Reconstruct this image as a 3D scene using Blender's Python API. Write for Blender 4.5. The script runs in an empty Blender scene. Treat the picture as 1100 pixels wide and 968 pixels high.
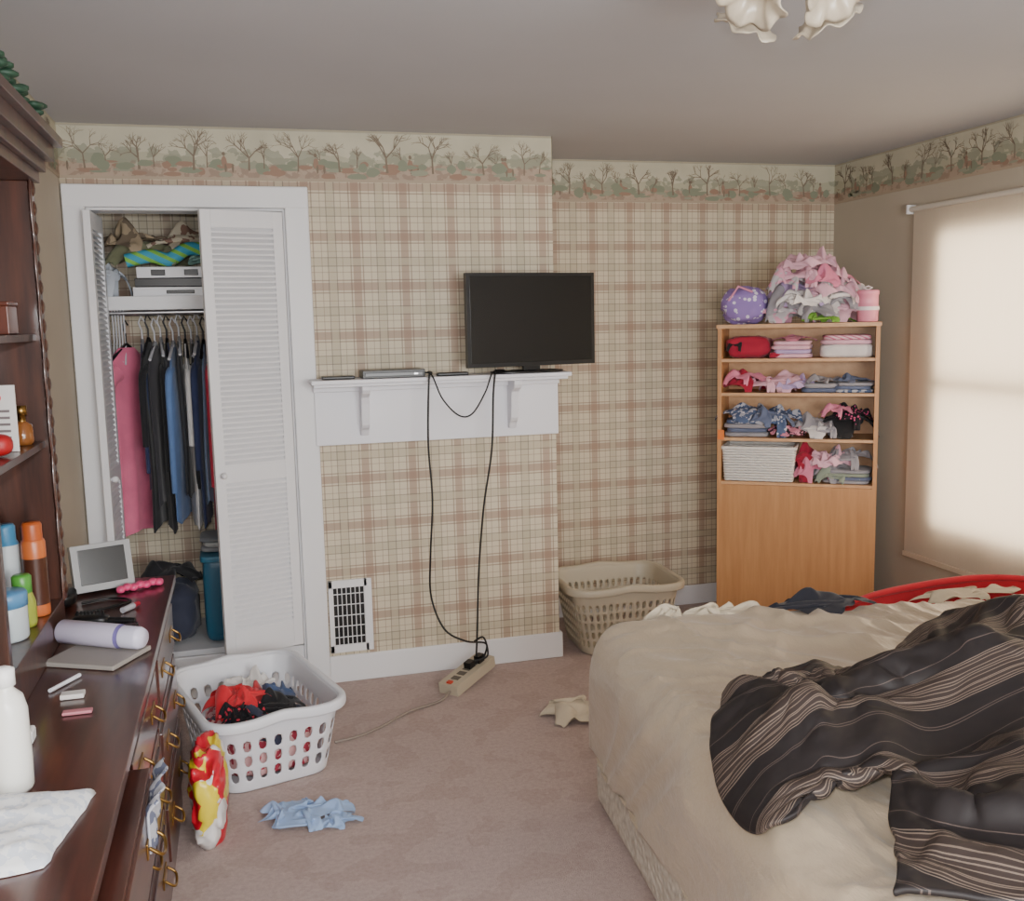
import bpy, math, random, time
from mathutils import Vector, Matrix, noise
def simcloth(rest,start,quads,colliders,frames,bend=.5,tens=15,mass=.3,dist=.01,damp=1.5,fric=40):
    me=bpy.data.meshes.new('sim'); me.from_pydata(rest,[],quads); me.update()
    ob=bpy.data.objects.new('sim',me); bpy.context.collection.objects.link(ob)
    ob.shape_key_add(name='Basis'); k=ob.shape_key_add(name='start')
    for i,p in enumerate(start): k.data[i].co=p
    k.value=1.0
    md=ob.modifiers.new('c','CLOTH'); s=md.settings
    s.rest_shape_key=me.shape_keys.key_blocks['Basis']
    s.quality=7; s.mass=mass; s.tension_stiffness=tens; s.compression_stiffness=tens; s.shear_stiffness=tens*.6; s.bending_stiffness=bend
    s.tension_damping=8; s.compression_damping=8; s.shear_damping=8; s.bending_damping=.8; s.air_damping=damp
    c=md.collision_settings; c.use_collision=True; c.distance_min=dist; c.collision_quality=3; c.friction=fric; c.use_self_collision=False
    md.point_cache.frame_start=1; md.point_cache.frame_end=frames
    for o in colliders:
        if not any(m.type=='COLLISION' for m in o.modifiers): o.modifiers.new('col','COLLISION')
        o.collision.thickness_outer=.004; o.collision.cloth_friction=fric
    sc=bpy.context.scene
    for f in range(1,frames+1): sc.frame_set(f)
    dg=bpy.context.evaluated_depsgraph_get(); ev=ob.evaluated_get(dg); em=ev.to_mesh()
    out=[v.co.copy() for v in em.vertices]; ev.to_mesh_clear()
    bpy.data.objects.remove(ob); sc.frame_set(1)
    return out
def gquads(nu,nv): return [(j*nu+i,j*nu+i+1,(j+1)*nu+i+1,(j+1)*nu+i) for j in range(nv-1) for i in range(nu-1)]
TPL=[]; n=50; TQ=gquads(n,n)
me=bpy.data.meshes.new('pl'); me.from_pydata([(-5,-5,0),(5,-5,0),(5,5,0),(-5,5,0)],[],[(0,1,2,3)]); pl=bpy.data.objects.new('pl',me); bpy.context.collection.objects.link(pl)
for sd,(cf,am,zz,bend,wv) in enumerate([(.74,.04,.3,10,.06),(.66,.05,.3,25,.07),(.62,.09,.33,30,.1),(.66,.04,.4,30,.05),(.68,.07,.3,15,.08)]):
    rest=[];st=[]
    for j in range(n):
        for i in range(n):
            u,v=i/(n-1)-.5,j/(n-1)-.5; rest.append((u,v,0))
            a=noise.noise(Vector((u*2+sd*5,v*2,1)));b_=noise.noise(Vector((u*2,v*2+sd*4,7)));c_=noise.noise(Vector((u*2.5+sd,v*2.5,13)))
            st.append((u*cf+am*a+wv*math.sin(v*9+sd),v*cf+am*b_+wv*math.sin(u*8+sd*2),.05+zz*(c_+.6)))
    try: out=simcloth(rest,st,TQ,[pl],48,bend=bend)
    except Exception as e: out=[Vector((a,b,c*.4)) for a,b,c in st]
    if max(p.z for p in out)>1.5 or min(p.z for p in out)<-1: out=[Vector((a,b,c*.4)) for a,b,c in st]
    cx=sum(p.x for p in out)/len(out); cy=sum(p.y for p in out)/len(out); z0=min(p.z for p in out)
    rs=sorted(max(abs(p.x-cx),abs(p.y-cy)) for p in out); R=rs[int(len(rs)*.97)]; zs=sorted(p.z-z0 for p in out); Z=zs[int(len(zs)*.99)]
    TPL.append([((p.x-cx)/R,(p.y-cy)/R,(p.z-z0)/Z) for p in out])
bpy.data.objects.remove(pl)
pi=math.pi
# ------------------------------------------------------------------ room constants
D=4.394; DD=4.994; XL=-.66; XR=3.268; XB=1.411; H=2.44; YF=-.9
# ------------------------------------------------------------------ colour / materials
def lin(c):
    c/=255.
    return c/12.92 if c<=.04045 else ((c+.055)/1.055)**2.4
def C(t): return (lin(t[0]),lin(t[1]),lin(t[2]),1)
class N:
    def __init__(s,name):
        s.m=bpy.data.materials.new(name); s.m.use_nodes=True
        s.t=s.m.node_tree; s.b=s.t.nodes['Principled BSDF']; s.out=s.t.nodes['Material Output']
        s._c=None
    def n(s,ty,**k):
        x=s.t.nodes.new(ty)
        for a,v in k.items(): setattr(x,a,v)
        return x
    def l(s,a,b): s.t.links.new(a,b)
    def co(s):
        if s._c is None: s._c=s.n('ShaderNodeTexCoord').outputs['Object']
        return s._c
    def math(s,op,a,b=None,c=None):
        x=s.n('ShaderNodeMath',operation=op)
        for i,v in enumerate((a,b,c)):
            if v is None: continue
            if isinstance(v,(int,float)): x.inputs[i].default_value=v
            else: s.l(v,x.inputs[i])
        return x.outputs[0]
    def mix(s,f,a,b,bt='MIX'):
        x=s.n('ShaderNodeMixRGB',blend_type=bt)
        for i,v in enumerate((f,a,b)):
            if isinstance(v,(int,float)): x.inputs[i].default_value=v
            elif isinstance(v,tuple): x.inputs[i].default_value=v
            else: s.l(v,x.inputs[i])
        return x.outputs[0]
    def noise(s,scale,detail=3,vec=None,rough=.5):
        x=s.n('ShaderNodeTexNoise'); x.inputs['Scale'].default_value=scale
        x.inputs['Detail'].default_value=detail; x.inputs['Roughness'].default_value=rough
        s.l(vec if vec is not None else s.co(),x.inputs['Vector']); return x.outputs['Fac']
    def bump(s,h,st,dist=.01):
        x=s.n('ShaderNodeBump'); x.inputs['Strength'].default_value=st; x.inputs['Distance'].default_value=dist
        s.l(h,x.inputs['Height']); s.l(x.outputs[0],s.b.inputs['Normal'])
    def ramp(s,f,pts):
        x=s.n('ShaderNodeValToRGB'); e=x.color_ramp.elements
        while len(e)<len(pts): e.new(.5)
        for i,(p,c) in enumerate(pts): e[i].position=p; e[i].color=c if len(c)==4 else C(c)
        s.l(f,x.inputs[0]); return x.outputs[0]
    def scale(s,v,sx,sy,sz,rot=(0,0,0)):
        x=s.n('ShaderNodeMapping'); x.inputs['Scale'].default_value=(sx,sy,sz); x.inputs['Rotation'].default_value=rot
        s.l(v,x.inputs[0]); return x.outputs[0]
    def xyz(s,v=None):
        x=s.n('ShaderNodeSeparateXYZ'); s.l(v if v is not None else s.co(),x.inputs[0]); return x.outputs
_mc={}
def mat(name,rgb,rough=.6,metal=0,var=None,bump=None,sheen=0,coat=0):
    if name in _mc: return _mc[name]
    q=N(name); b=q.b; col=C(rgb)
    b.inputs['Base Color'].default_value=col; b.inputs['Roughness'].default_value=rough
    b.inputs['Metallic'].default_value=metal
    if var:
        f=q.noise(var[0],4); d=var[1]
        q.l(q.ramp(f,[(.3,tuple(c*(1-d) for c in col[:3])+(1,)),(.7,tuple(min(1,c*(1+d)) for c in col[:3])+(1,))]),b.inputs['Base Color'])
    if bump: q.bump(q.noise(bump[0],3),bump[1],bump[2] if len(bump)>2 else .01)
    if sheen: b.inputs['Sheen Weight'].default_value=sheen
    if coat: b.inputs['Coat Weight'].default_value=coat; b.inputs['Coat Roughness'].default_value=.15
    _mc[name]=q.m; return q.m
def cloth(name,rgb,var=.12): return mat('fabric_'+name,rgb,.85,0,(9,var),(180,.15,.004),.15)
def pat_cloth(name,base,spot,kind='dots',sc=30):
    k='fabric_'+name
    if k in _mc: return _mc[k]
    q=N(k)
    if kind=='dots':
        v=q.n('ShaderNodeTexVoronoi'); v.inputs['Scale'].default_value=sc; q.l(q.co(),v.inputs['Vector'])
        f=q.math('LESS_THAN',v.outputs['Distance'],.33)
    elif kind=='stripes':
        o=q.xyz(); f=q.math('LESS_THAN',q.math('FRACT',q.math('MULTIPLY',q.math('ADD',o[2],q.math('MULTIPLY',o[0],.5)),sc)),.4)
    else:
        f=q.math('GREATER_THAN',q.noise(sc,2),.53)
    q.l(q.mix(f,C(base),C(spot)),q.b.inputs['Base Color']); q.b.inputs['Roughness'].default_value=.85
    _mc[k]=q.m; return q.m
def plaid():
    q=N('plaid_wallpaper'); o=q.xyz(); h=q.math('ADD',o[0],o[1]); z=o[2]
    col=q.mix(q.noise(2.5,2),C((212,201,177)),C((204,192,168)))
    P=.212
    def band(coord,off,w): return q.math('LESS_THAN',q.math('ABSOLUTE',q.math('SUBTRACT',q.math('FRACT',q.math('ADD',q.math('DIVIDE',coord,P),off)),.5)),w/P/2)
    for off,w,c,a in [(0,.034,(150,119,102),.62),(.125,.006,(116,90,78),.55),(-.125,.006,(116,90,78),.55),
                      (.5,.03,(184,173,148),.6),(.415,.0045,(104,96,86),.6),(.585,.0045,(104,96,86),.6),(.29,.0035,(138,116,100),.5),(-.29,.0035,(138,116,100),.5)]:
        for cd,o2 in ((h,.35),(z,.1)):
            col=q.mix(q.math('MULTIPLY',band(cd,off+o2,w),a),col,C(c))
    q.l(col,q.b.inputs['Base Color']); q.b.inputs['Roughness'].default_value=.6
    return q.m
def border_mat():
    q=N('scenic_border_paper'); o=q.xyz(); h=q.math('ADD',o[0],o[1]); z=o[2]
    cv=q.n('ShaderNodeCombineXYZ'); q.l(h,cv.inputs[0]); q.l(z,cv.inputs[1]); v=cv.outputs[0]
    n1=q.noise(5,4,v); n2=q.noise(14,4,v); n3=q.noise(30,3,v)
    col=q.mix(n1,C((204,198,176)),C((168,164,144)))
    def below(zt,n,amp): return q.math('LESS_THAN',z,q.math('ADD',zt-amp/2,q.math('MULTIPLY',n,amp)))
    col=q.mix(q.math('MULTIPLY',below(2.335,n1,.12),.6),col,C((164,160,136)))
    gr=q.math('MULTIPLY',below(2.345,n2,.16),q.math('GREATER_THAN',n2,.5))
    col=q.mix(q.math('MULTIPLY',gr,.6),col,C((128,132,114)))
    col=q.mix(q.math('MULTIPLY',below(2.285,n1,.09),.8),col,C((172,148,130)))
    col=q.mix(q.math('MULTIPLY',q.math('MULTIPLY',below(2.30,n1,.06),q.math('GREATER_THAN',n3,.53)),.55),col,C((136,114,100)))
    col=q.mix(q.math('LESS_THAN',z,2.236),col,C((168,152,132)))
    col=q.mix(q.math('MULTIPLY',q.math('GREATER_THAN',z,2.43),.6),col,C((146,138,120)))
    q.l(col,q.b.inputs['Base Color']); q.b.inputs['Roughness'].default_value=.6
    return q.m
def carpet():
    q=N('carpet'); n1=q.noise(1.6,4); n2=q.noise(60,4,rough=.7); n3=q.noise(7,4)
    col=q.mix(n2,C((158,136,130)),C((222,203,197)))
    col=q.mix(q.math('MULTIPLY',q.math('GREATER_THAN',n3,.54),.22),col,C((150,124,114)))
    col=q.mix(q.math('MULTIPLY',n1,.3),col,C((182,162,152)))
    q.l(col,q.b.inputs['Base Color']); q.b.inputs['Roughness'].default_value=1
    q.bump(q.noise(220,3,rough=.8),.7,.01); return q.m
def wood(name,c1,c2,rough=.35,coat=0,axis='z'):
    q=N(name); s=(14,14,1.2) if axis=='z' else ((1.2,14,14) if axis=='x' else (14,1.2,14))
    v=q.scale(q.co(),*s); n=q.noise(2.2,6,v,.6)
    q.l(q.ramp(n,[(.3,c1),(.7,c2)]),q.b.inputs['Base Color']); q.b.inputs['Roughness'].default_value=rough
    if coat: q.b.inputs['Coat Weight'].default_value=coat; q.b.inputs['Coat Roughness'].default_value=.12
    return q.m
def comforter_mat():
    q=N('striped_comforter_fabric'); a=q.n('ShaderNodeAttribute'); a.attribute_name='pat'
    o=q.xyz(a.outputs['Vector']); u=o[0]
    col=q.mix(q.noise(12,3),C((30,26,27)),C((38,33,33)))
    P=.46
    def st(off,w,c,al,col):
        m=q.math('LESS_THAN',q.math('ABSOLUTE',q.math('SUBTRACT',q.math('FRACT',q.math('ADD',q.math('DIVIDE',u,P),off)),.5)),w/P/2)
        return q.mix(q.math('MULTIPLY',m,al),col,C(c))
    col=st(.0,.16,(58,48,44),.8,col)
    for off in (-.19,-.17,-.135,.19,.165,.135,.09,.075,-.08,-.02,0.02,-.045): col=st(off,.0042,(132,116,104),.7,col)
    for off in (.36,.385,-.33): col=st(off,.0035,(104,90,84),.6,col)
    q.l(col,q.b.inputs['Base Color']); q.b.inputs['Roughness'].default_value=.55; q.b.inputs['Specular IOR Level'].default_value=.3
    return q.m
def satin():
    q=N('tan_satin_sheet'); q.l(q.mix(q.noise(3,3),C((174,157,134)),C((186,169,146))),q.b.inputs['Base Color'])
    q.b.inputs['Roughness'].default_value=.30; q.b.inputs['Sheen Weight'].default_value=.2
    v=q.scale(q.co(),3,1.2,3,(0,0,.6)); q.bump(q.noise(5,5,v,.6),.35,.03); return q.m
def blind_mat():
    q=N('roller_blind_fabric')
    v=q.scale(q.co(),30,30,1.5); n=q.noise(6,3,v)
    col=q.mix(n,C((242,228,206)),C((236,220,194)))
    tr=q.n('ShaderNodeBsdfTranslucent'); df=q.n('ShaderNodeBsdfDiffuse'); mx=q.n('ShaderNodeMixShader')
    q.l(col,tr.inputs[0]); q.l(q.mix(.5,col,C((228,224,218))),df.inputs[0]); mx.inputs[0].default_value=.5
    q.l(df.outputs[0],mx.inputs[1]); q.l(tr.outputs[0],mx.inputs[2]); q.l(mx.outputs[0],q.out.inputs[0]); return q.m
PLAID=plaid(); BORDER=border_mat(); CARPET=carpet()
WHITE=mat('white_paint',(228,228,230),.45); TAUPE=mat('taupe_wall_paint',(178,168,152),.8,0,(3,.04),(60,.1,.004))
CEIL=mat('ceiling_paint',(180,180,184),.9,0,(1.2,.04),(40,.08,.004))
DARKW=wood('dark_mahogany',(46,24,20),(84,46,38),.3,coat=.5,axis='y'); DARKV=wood('mahogany_upright',(42,22,16),(84,46,32),.35,coat=.4)
BIRCH=wood('orange_birch',(180,128,80),(200,148,98),.45); BIRCHX=wood('birch_shelf',(194,148,106),(212,168,124),.45,axis='x')
BLACK=mat('black_plastic',(16,16,18),.35); SCREEN=mat('tv_screen_glass',(6,6,8),.25)
BRASS=mat('aged_brass',(150,118,66),.35,1); CHROME=mat('silver_metal',(180,180,182),.3,1)
COMF=comforter_mat(); COMR=mat('comforter_reverse',(32,28,29),.6,0,(6,.1)); SATIN=satin()
WPLAS=mat('white_plastic',(224,226,232),.4); BPLAS=mat('beige_plastic',(184,174,154),.45)
# ------------------------------------------------------------------ mesh builder
class B:
    def __init__(s): s.v=[];s.f=[];s.mi=[];s.sm=[];s.mats=[];s.pat=[]
    def mid(s,m):
        if m not in s.mats: s.mats.append(m)
        return s.mats.index(m)
    def add(s,vs,fs,m,M=None,smooth=False,pat=None):
        o=len(s.v); k=s.mid(m)
        for i,p in enumerate(vs):
            p=Vector(p)
            if M is not None: p=M@p
            s.v.append(p[:]); s.pat.append(pat[i] if pat else (0,0,0))
        for f in fs: s.f.append([o+i for i in f]); s.mi.append(k); s.sm.append(smooth)
    def box(s,x0,x1,y0,y1,z0,z1,m,M=None):
        v=[(x,y,z) for x in (x0,x1) for y in (y0,y1) for z in (z0,z1)]
        s.add(v,[(0,1,3,2),(4,6,7,5),(0,4,5,1),(2,3,7,6),(0,2,6,4),(1,5,7,3)],m,M)
    def grid(s,fn,nu,nv,m,M=None,wrapu=False,wrapv=False,smooth=True,skip=None,pat=None):
        vs=[fn(i,j) for j in range(nv) for i in range(nu)]; fs=[]
        for j in range(nv if wrapv else nv-1):
            for i in range(nu if wrapu else nu-1):
                if skip and skip(i,j): continue
                a=j*nu+i; b=j*nu+(i+1)%nu; c=((j+1)%nv)*nu+(i+1)%nu; d=((j+1)%nv)*nu+i
                fs.append((a,b,c,d))
        s.add(vs,fs,m,M,smooth,[pat(i,j) for j in range(nv) for i in range(nu)] if pat else None)
    def lathe(s,prof,m,M=None,n=28,ruf=None):
        def fn(i,j):
            a=2*pi*i/n; r,z=prof[j]
            if ruf: dr,dz=ruf(a,j/(len(prof)-1)); r+=dr; z+=dz
            return (r*math.cos(a),r*math.sin(a),z)
        s.grid(fn,n,len(prof),m,M,wrapu=True)
    def tube(s,path,r,m,M=None,n=8,closed=False,cap=True):
        P=[Vector(p) for p in path]; k=len(P); T=[]
        for i in range(k):
            a=P[(i-1)%k] if (closed or i>0) else P[i]; b=P[(i+1)%k] if (closed or i<k-1) else P[i]
            T.append((b-a).normalized())
        up=Vector((0,0,1)) if abs(T[0].z)<.9 else Vector((1,0,0)); x=T[0].cross(up).normalized(); rings=[]
        for i in range(k):
            x=(x-T[i]*x.dot(T[i])).normalized(); y=T[i].cross(x); rr=r[i] if isinstance(r,(list,tuple)) else r
            rings.append([P[i]+(x*math.cos(2*pi*j/n)+y*math.sin(2*pi*j/n))*rr for j in range(n)])
        s.grid(lambda i,j:rings[j][i],n,k,m,M,wrapu=True,wrapv=closed)
        if cap and not closed:
            s.add(rings[0],[tuple(range(n))],m,M); s.add(rings[-1],[tuple(range(n))[::-1]],m,M)
    def sup(s,c,a,m,e=.35,amp=0,fr=8,seed=0,rot=0,nu=36,nv=20,M=None,e2=None):
        e2=e2 or e
        R=Matrix.Translation(c)@Matrix.Rotation(rot,4,'Z')
        if M is not None: R=M@R
        sg=lambda t,p: math.copysign(abs(t)**p,t)
        def fn(i,j):
            u=2*pi*i/nu; v=-pi/2+pi*j/(nv-1)
            p=Vector((a[0]*sg(math.cos(v),e)*sg(math.cos(u),e2),a[1]*sg(math.cos(v),e)*sg(math.sin(u),e2),a[2]*sg(math.sin(v),e)))
            if amp:
                q=Vector((p.x*fr+seed*7.3,p.y*fr,p.z*fr*1.6)); w=noise.noise(q*.7+Vector((9,2,seed)))
                d=(1-2*abs(noise.noise(q+Vector((w,w,0))*1.5)))*amp
                p+=p.normalized()*(d-amp*.4)
            return p
        s.grid(fn,nu,nv,m,R,wrapu=True)
    def build(s,name,bevel=0,solid=0,sub=0,parent=None,seg=2):
        me=bpy.data.meshes.new(name); me.from_pydata(s.v,[],s.f)
        for m in s.mats: me.materials.append(m)
        me.polygons.foreach_set('material_index',s.mi); me.polygons.foreach_set('use_smooth',s.sm)
        if any(p!=(0,0,0) for p in s.pat):
            at=me.attributes.new('pat','FLOAT_VECTOR','POINT'); at.data.foreach_set('vector',[c for p in s.pat for c in p])
        me.update(); ob=bpy.data.objects.new(name,me); bpy.context.collection.objects.link(ob)
        if solid: k=ob.modifiers.new('solid','SOLIDIFY'); k.thickness=solid; k.offset=0
        if sub: k=ob.modifiers.new('sub','SUBSURF'); k.levels=sub; k.render_levels=sub
        if bevel: k=ob.modifiers.new('bev','BEVEL'); k.width=bevel; k.segments=seg; k.limit_method='ANGLE'
        if parent: ob.parent=parent
        return ob
def RZ(d): return Matrix.Rotation(math.radians(d),4,'Z')
def T(x,y,z): return Matrix.Translation((x,y,z))
def nz(x,y,z=0): return noise.noise(Vector((x,y,z)))
def folds(x,y,seed,fr,ang,an=3.,sharp=2.6):
    c,s=math.cos(ang),math.sin(ang); u=(c*x+s*y)/an; v=-s*x+c*y
    w=nz(x*fr*.35+seed,y*fr*.35,3)*1.1
    n=nz(u*fr+seed*3.1,v*fr+w*2,seed); return (1-min(1,abs(n)*sharp))**1.5
def catmull(pts,k=12,closed=True):
    out=[]; n=len(pts); P=[Vector(p) for p in pts]
    rng=range(n) if closed else range(n-1)
    for i in rng:
        if closed: a,b,c,d=P[i-1],P[i],P[(i+1)%n],P[(i+2)%n]
        else: a,b,c,d=P[max(i-1,0)],P[i],P[i+1],P[min(i+2,n-1)]
        for j in range(k):
            t=j/k; out.append(.5*((2*b)+(c-a)*t+(2*a-5*b+4*c-d)*t*t+(3*b-a-3*c+d)*t**3))
    if not closed: out.append(P[-1])
    return out
def blob(b,bd,base,h,m,seed=0,rings=24,edge=.03,amp=.03,fr=5,ang=0,an=3,cen=None,M=None,pw=1.6):
    n=len(bd); cx=sum(p[0] for p in bd)/n if cen is None else cen[0]; cy=sum(p[1] for p in bd)/n if cen is None else cen[1]
    size=max(1e-3,sum(math.hypot(p[0]-cx,p[1]-cy) for p in bd)/n)
    def fn(i,j):
        r=j/(rings-1); r=1-(1-r)**1.35; x=cx+(bd[i][0]-cx)*r; y=cy+(bd[i][1]-cy)*r
        e=(1-r)*size
        k=min(1,e/(edge*1.2)); pe=math.sqrt(max(0,1-(1-k)**2))
        t=min(1,e/(size*.6)); bul=(t*t*(3-2*t))**(pw/2)
        f=folds(x,y,seed,fr,ang,an)*.65+folds(x,y,seed+4,fr*2.1,ang+.8,an)*.3+folds(x,y,seed+8,fr*4,ang-.5,2)*.12
        z=base(x,y)+edge*pe+(h-edge)*bul+amp*f*min(1,e/(size*.22))*1.0+.0005
        return (x,y,max(z,base(x,y)+.0005))
    b.grid(fn,n,rings,m,M,wrapu=True)
def heap(b,cx,cy,z0,rx,ry,h,m,seed=0,rot=0,M=None,flat=.30):
    tp=TPL[int(seed)%len(TPL)]; a=seed*1.7+.4; c,s=math.cos(a),math.sin(a); cr_,sr_=math.cos(rot),math.sin(rot); vs=[]
    for x,y,z in tp:
        x,y=c*x-s*y,s*x+c*y; r2=x*x+y*y
        if r2>1.25: k=math.sqrt(1.25/r2); x*=k; y*=k; r2=1.25
        zz=h*((1-flat)*max(0,1-r2/1.25)**.55+flat*1.2*z)
        X,Y=x*rx,y*ry; vs.append((cx+cr_*X-sr_*Y,cy+sr_*X+cr_*Y,z0+.0015+zz))
    b.add(vs,TQ,m,M,True)
def fold(b,cx,cy,z0,w,d,h,ms,M=None,rot=0,seed=0):
    k=len(ms); t=h/k
    for i,m in enumerate(ms):
        b.sup((cx+.006*math.sin(i*3+seed),cy+.006*math.cos(i*5+seed),z0+t*(i+.5)),(w/2*(1-.05*(i%2)),d/2,t*.54),m,e=.35,amp=.008,fr=14,seed=seed+i,rot=rot+.06*math.sin(i*2+seed),nu=40,nv=12,M=M)

# ------------------------------------------------------------------ room shell
def simple(name,boxes,m,bevel=0):
    b=B()
    for x in boxes: b.box(*x,m)
    return b.build(name,bevel)
simple('floor',[(XL-.1,XR+.1,YF-.1,DD+.1,-.06,0)],CARPET)
simple('ceiling',[(XL-.1,XR+.1,YF-.1,DD+.1,H,H+.06)],CEIL)
simple('wall_back',[(XL-.1,XR+.1,DD,DD+.1,0,H)],PLAID)
simple('wall_closet',[(XL,-.572,D,D+.09,0,H),(-.572,.215,D,D+.09,2.11,H),(.215,.315,D,D+.09,0,H)],PLAID)
simple('chimney_breast',[(.315,XB,D,DD,0,H)],PLAID)
simple('wall_left',[(XL-.1,XL,YF-.1,DD,0,H)],TAUPE)
WY0,WY1,WZ0,WZ1=2.62,4.12,.52,2.03
simple('wall_right',[(XR,XR+.12,YF-.1,WY0,0,H),(XR,XR+.12,WY1,DD,0,H),(XR,XR+.12,WY0,WY1,0,WZ0),(XR,XR+.12,WY0,WY1,WZ1,H)],TAUPE)
simple('wall_front',[(XL,.3,YF-.1,YF,0,H),(2.3,XR,YF-.1,YF,0,H),(.3,2.3,YF-.1,YF,0,.8),(.3,2.3,YF-.1,YF,2.1,H)],TAUPE)
simple('floor_closet',[(XL+.002,.313,D+.092,DD-.002,.001,.19)],WHITE)
b=B()
for y0,y1,z0,z1 in ((WY0,WY0+.05,WZ0,WZ1),(WY1-.05,WY1,WZ0,WZ1),(WY0,WY1,WZ0,WZ0+.06),(WY0,WY1,WZ1-.05,WZ1),(WY0,WY1,1.24,1.3),(3.36,3.40,WZ0,WZ1)):
    b.box(XR+.01,XR+.06,y0,y1,z0,z1,WHITE)
b.build('window_1',.004)
b=B()
for x0,x1,z0,z1 in ((.3,.36,.8,2.1),(2.24,2.3,.8,2.1),(.3,2.3,.8,.86),(.3,2.3,2.04,2.1),(.3,2.3,1.42,1.48),(1.27,1.33,.8,2.1)):
    b.box(x0,x1,YF-.07,YF-.03,z0,z1,WHITE)
b.build('added_fill_window',.004)  # unseen window behind the camera, added as an excuse for the fill light
b=B(); BL=blind_mat()
b.grid(lambda i,j:(XR-.026+.003*math.sin(i*.7)*(j/20),2.5+(4.27-2.5)*i/40,2.115-(2.115-.40)*j/20),41,21,BL)
b.box(XR-.036,XR-.016,2.5,4.27,.375,.40,BL)
b.tube([(XR-.030,2.47,2.118),(XR-.030,4.29,2.118)],.013,mat('blind_roller',(206,198,186),.6),n=16)
b.box(XR-.05,XR,4.288,4.30,2.095,2.14,WHITE); b.box(XR-.05,XR,2.46,2.475,2.095,2.14,WHITE)
b.build('roller_blind',.002)
b=B()
b.box(-.655,-.572,D-.022,D,0,2.2,WHITE); b.box(.215,.315,D-.022,D,0,2.2,WHITE); b.box(-.655,.315,D-.024,D,2.11,2.2,WHITE)
b.box(-.572,-.56,D-.01,D+.12,0,2.11,WHITE); b.box(.205,.215,D-.01,D+.12,0,2.11,WHITE); b.box(-.572,.215,D-.01,D+.12,2.098,2.11,WHITE)
b.box(-.56,.205,D,D+.02,0,.19,WHITE)
b.build('trim_closet',.005)
b=B(); b.box(.315,XB+.014,D-.014,D,0,.125,WHITE); b.box(XB,XB+.014,D,DD,0,.125,WHITE); b.build('baseboard_chimney',.005)
simple('baseboard_back',[(XB+.014,XR,DD-.014,DD,0,.11)],WHITE,.005)
simple('baseboard_right',[(XR-.014,XR,YF,DD-.014,0,.11)],WHITE,.005)
simple('baseboard_left',[(XL,XL+.012,3.45,D-.03,0,.11)],WHITE,.005)
# wallpaper border
b=B(); th=.003; z0=2.224
TRUNK=mat('border_tree_ink',(124,110,94),.7); LEAF=mat('border_foliage_ink',(130,136,116),.7); FIG=mat('border_figure_ink',(150,122,104),.7); LEAF2=mat('border_hedge_ink',(146,148,128),.7)
segs=[((XL,D),(XB,D),(0,-1)),((XB,D),(XB,DD),(1,0)),((XB,DD),(XR,DD),(0,-1)),((XR,DD),(XR,YF),(-1,0)),((XL,YF),(XL,D),(1,0)),((XL,YF),(XR,YF),(0,1))]
rnd=random.Random(4)
for (ax,ay),(bx,by),(nx,ny) in segs:
    L=math.hypot(bx-ax,by-ay); ux,uy=(bx-ax)/L,(by-ay)/L; oc=[0]
    def Wp(s,z,o): return (ax+ux*s+nx*o,ay+uy*s+ny*o,z)
    def nxt(): oc[0]=(oc[0]+1)%60; return th+.0004+oc[0]*.00006
    b.add([Wp(0,z0,th),Wp(L,z0,th),Wp(L,H-.001,th),Wp(0,H-.001,th),Wp(0,z0,0),Wp(L,z0,0)],[(0,1,2,3),(0,1,5,4)],BORDER)
    def branch(s,z,a,l,w,dep):
        s2,z2=s+math.sin(a)*l,z+math.cos(a)*l
        if z2>2.43 or s2<.005 or s2>L-.005: return
        px,pz=math.cos(a)*w,-math.sin(a)*w; o=nxt()
        b.add([Wp(s-px,z-pz,o),Wp(s+px,z+pz,o),Wp(s2+px*.6,z2+pz*.6,o),Wp(s2-px*.6,z2-pz*.6,o)],[(0,1,2,3)],TRUNK)
        if dep>0:
            for k in range(3 if dep>1 else 2): branch(s2,z2,a+rnd.uniform(-.9,.9),l*rnd.uniform(.6,.85),w*.62,dep-1)
    s=.1
    def disc(s,z,rx,rz,m,k=9):
        if s-rx*1.1<.002 or s+rx*1.1>L-.002: return
        o=nxt(); pts=[Wp(s+rx*math.cos(2*pi*i/k)*rnd.uniform(.8,1.1),min(H-.012,max(z0+.012,z+rz*math.sin(2*pi*i/k)*rnd.uniform(.8,1.1))),o) for i in range(k)]
        c_=Wp(s,min(H-.013,max(z0+.0125,z)),o); b.add([c_]+pts,[(0,i+1,(i+1)%k+1) for i in range(k)],m)
    while s<L-.1:
        kind=rnd.random()
        for q in range(7): disc(s+rnd.uniform(-.13,.13),z0+rnd.uniform(.02,.075),rnd.uniform(.015,.05),rnd.uniform(.005,.016),rnd.choice([LEAF,LEAF2,FIG]))
        branch(s,z0+.04,rnd.uniform(-.12,.12),rnd.uniform(.045,.065),rnd.uniform(.0035,.006),4)
        branch(s+rnd.uniform(.05,.1),z0+.05,rnd.uniform(-.2,.2),rnd.uniform(.03,.045),.003,3)
        if kind<.65:
            fs=s+rnd.choice([-.1,.1])
            for (dx,dz,rx,rz,m) in ((0,.075,.012,.025,FIG),(0,.108,.007,.009,TRUNK),(.02,.06,.02,.012,FIG),(.035,.05,.005,.02,TRUNK),(.006,.05,.005,.02,TRUNK)):
                disc(fs+dx,z0+dz,rx,rz,m)
        for q in range(2): disc(s+rnd.uniform(.05,.15),z0+rnd.uniform(.04,.08),rnd.uniform(.02,.035),rnd.uniform(.018,.03),LEAF)
        s+=rnd.uniform(.16,.24)
b.build('trim_wallpaper_border')
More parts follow.
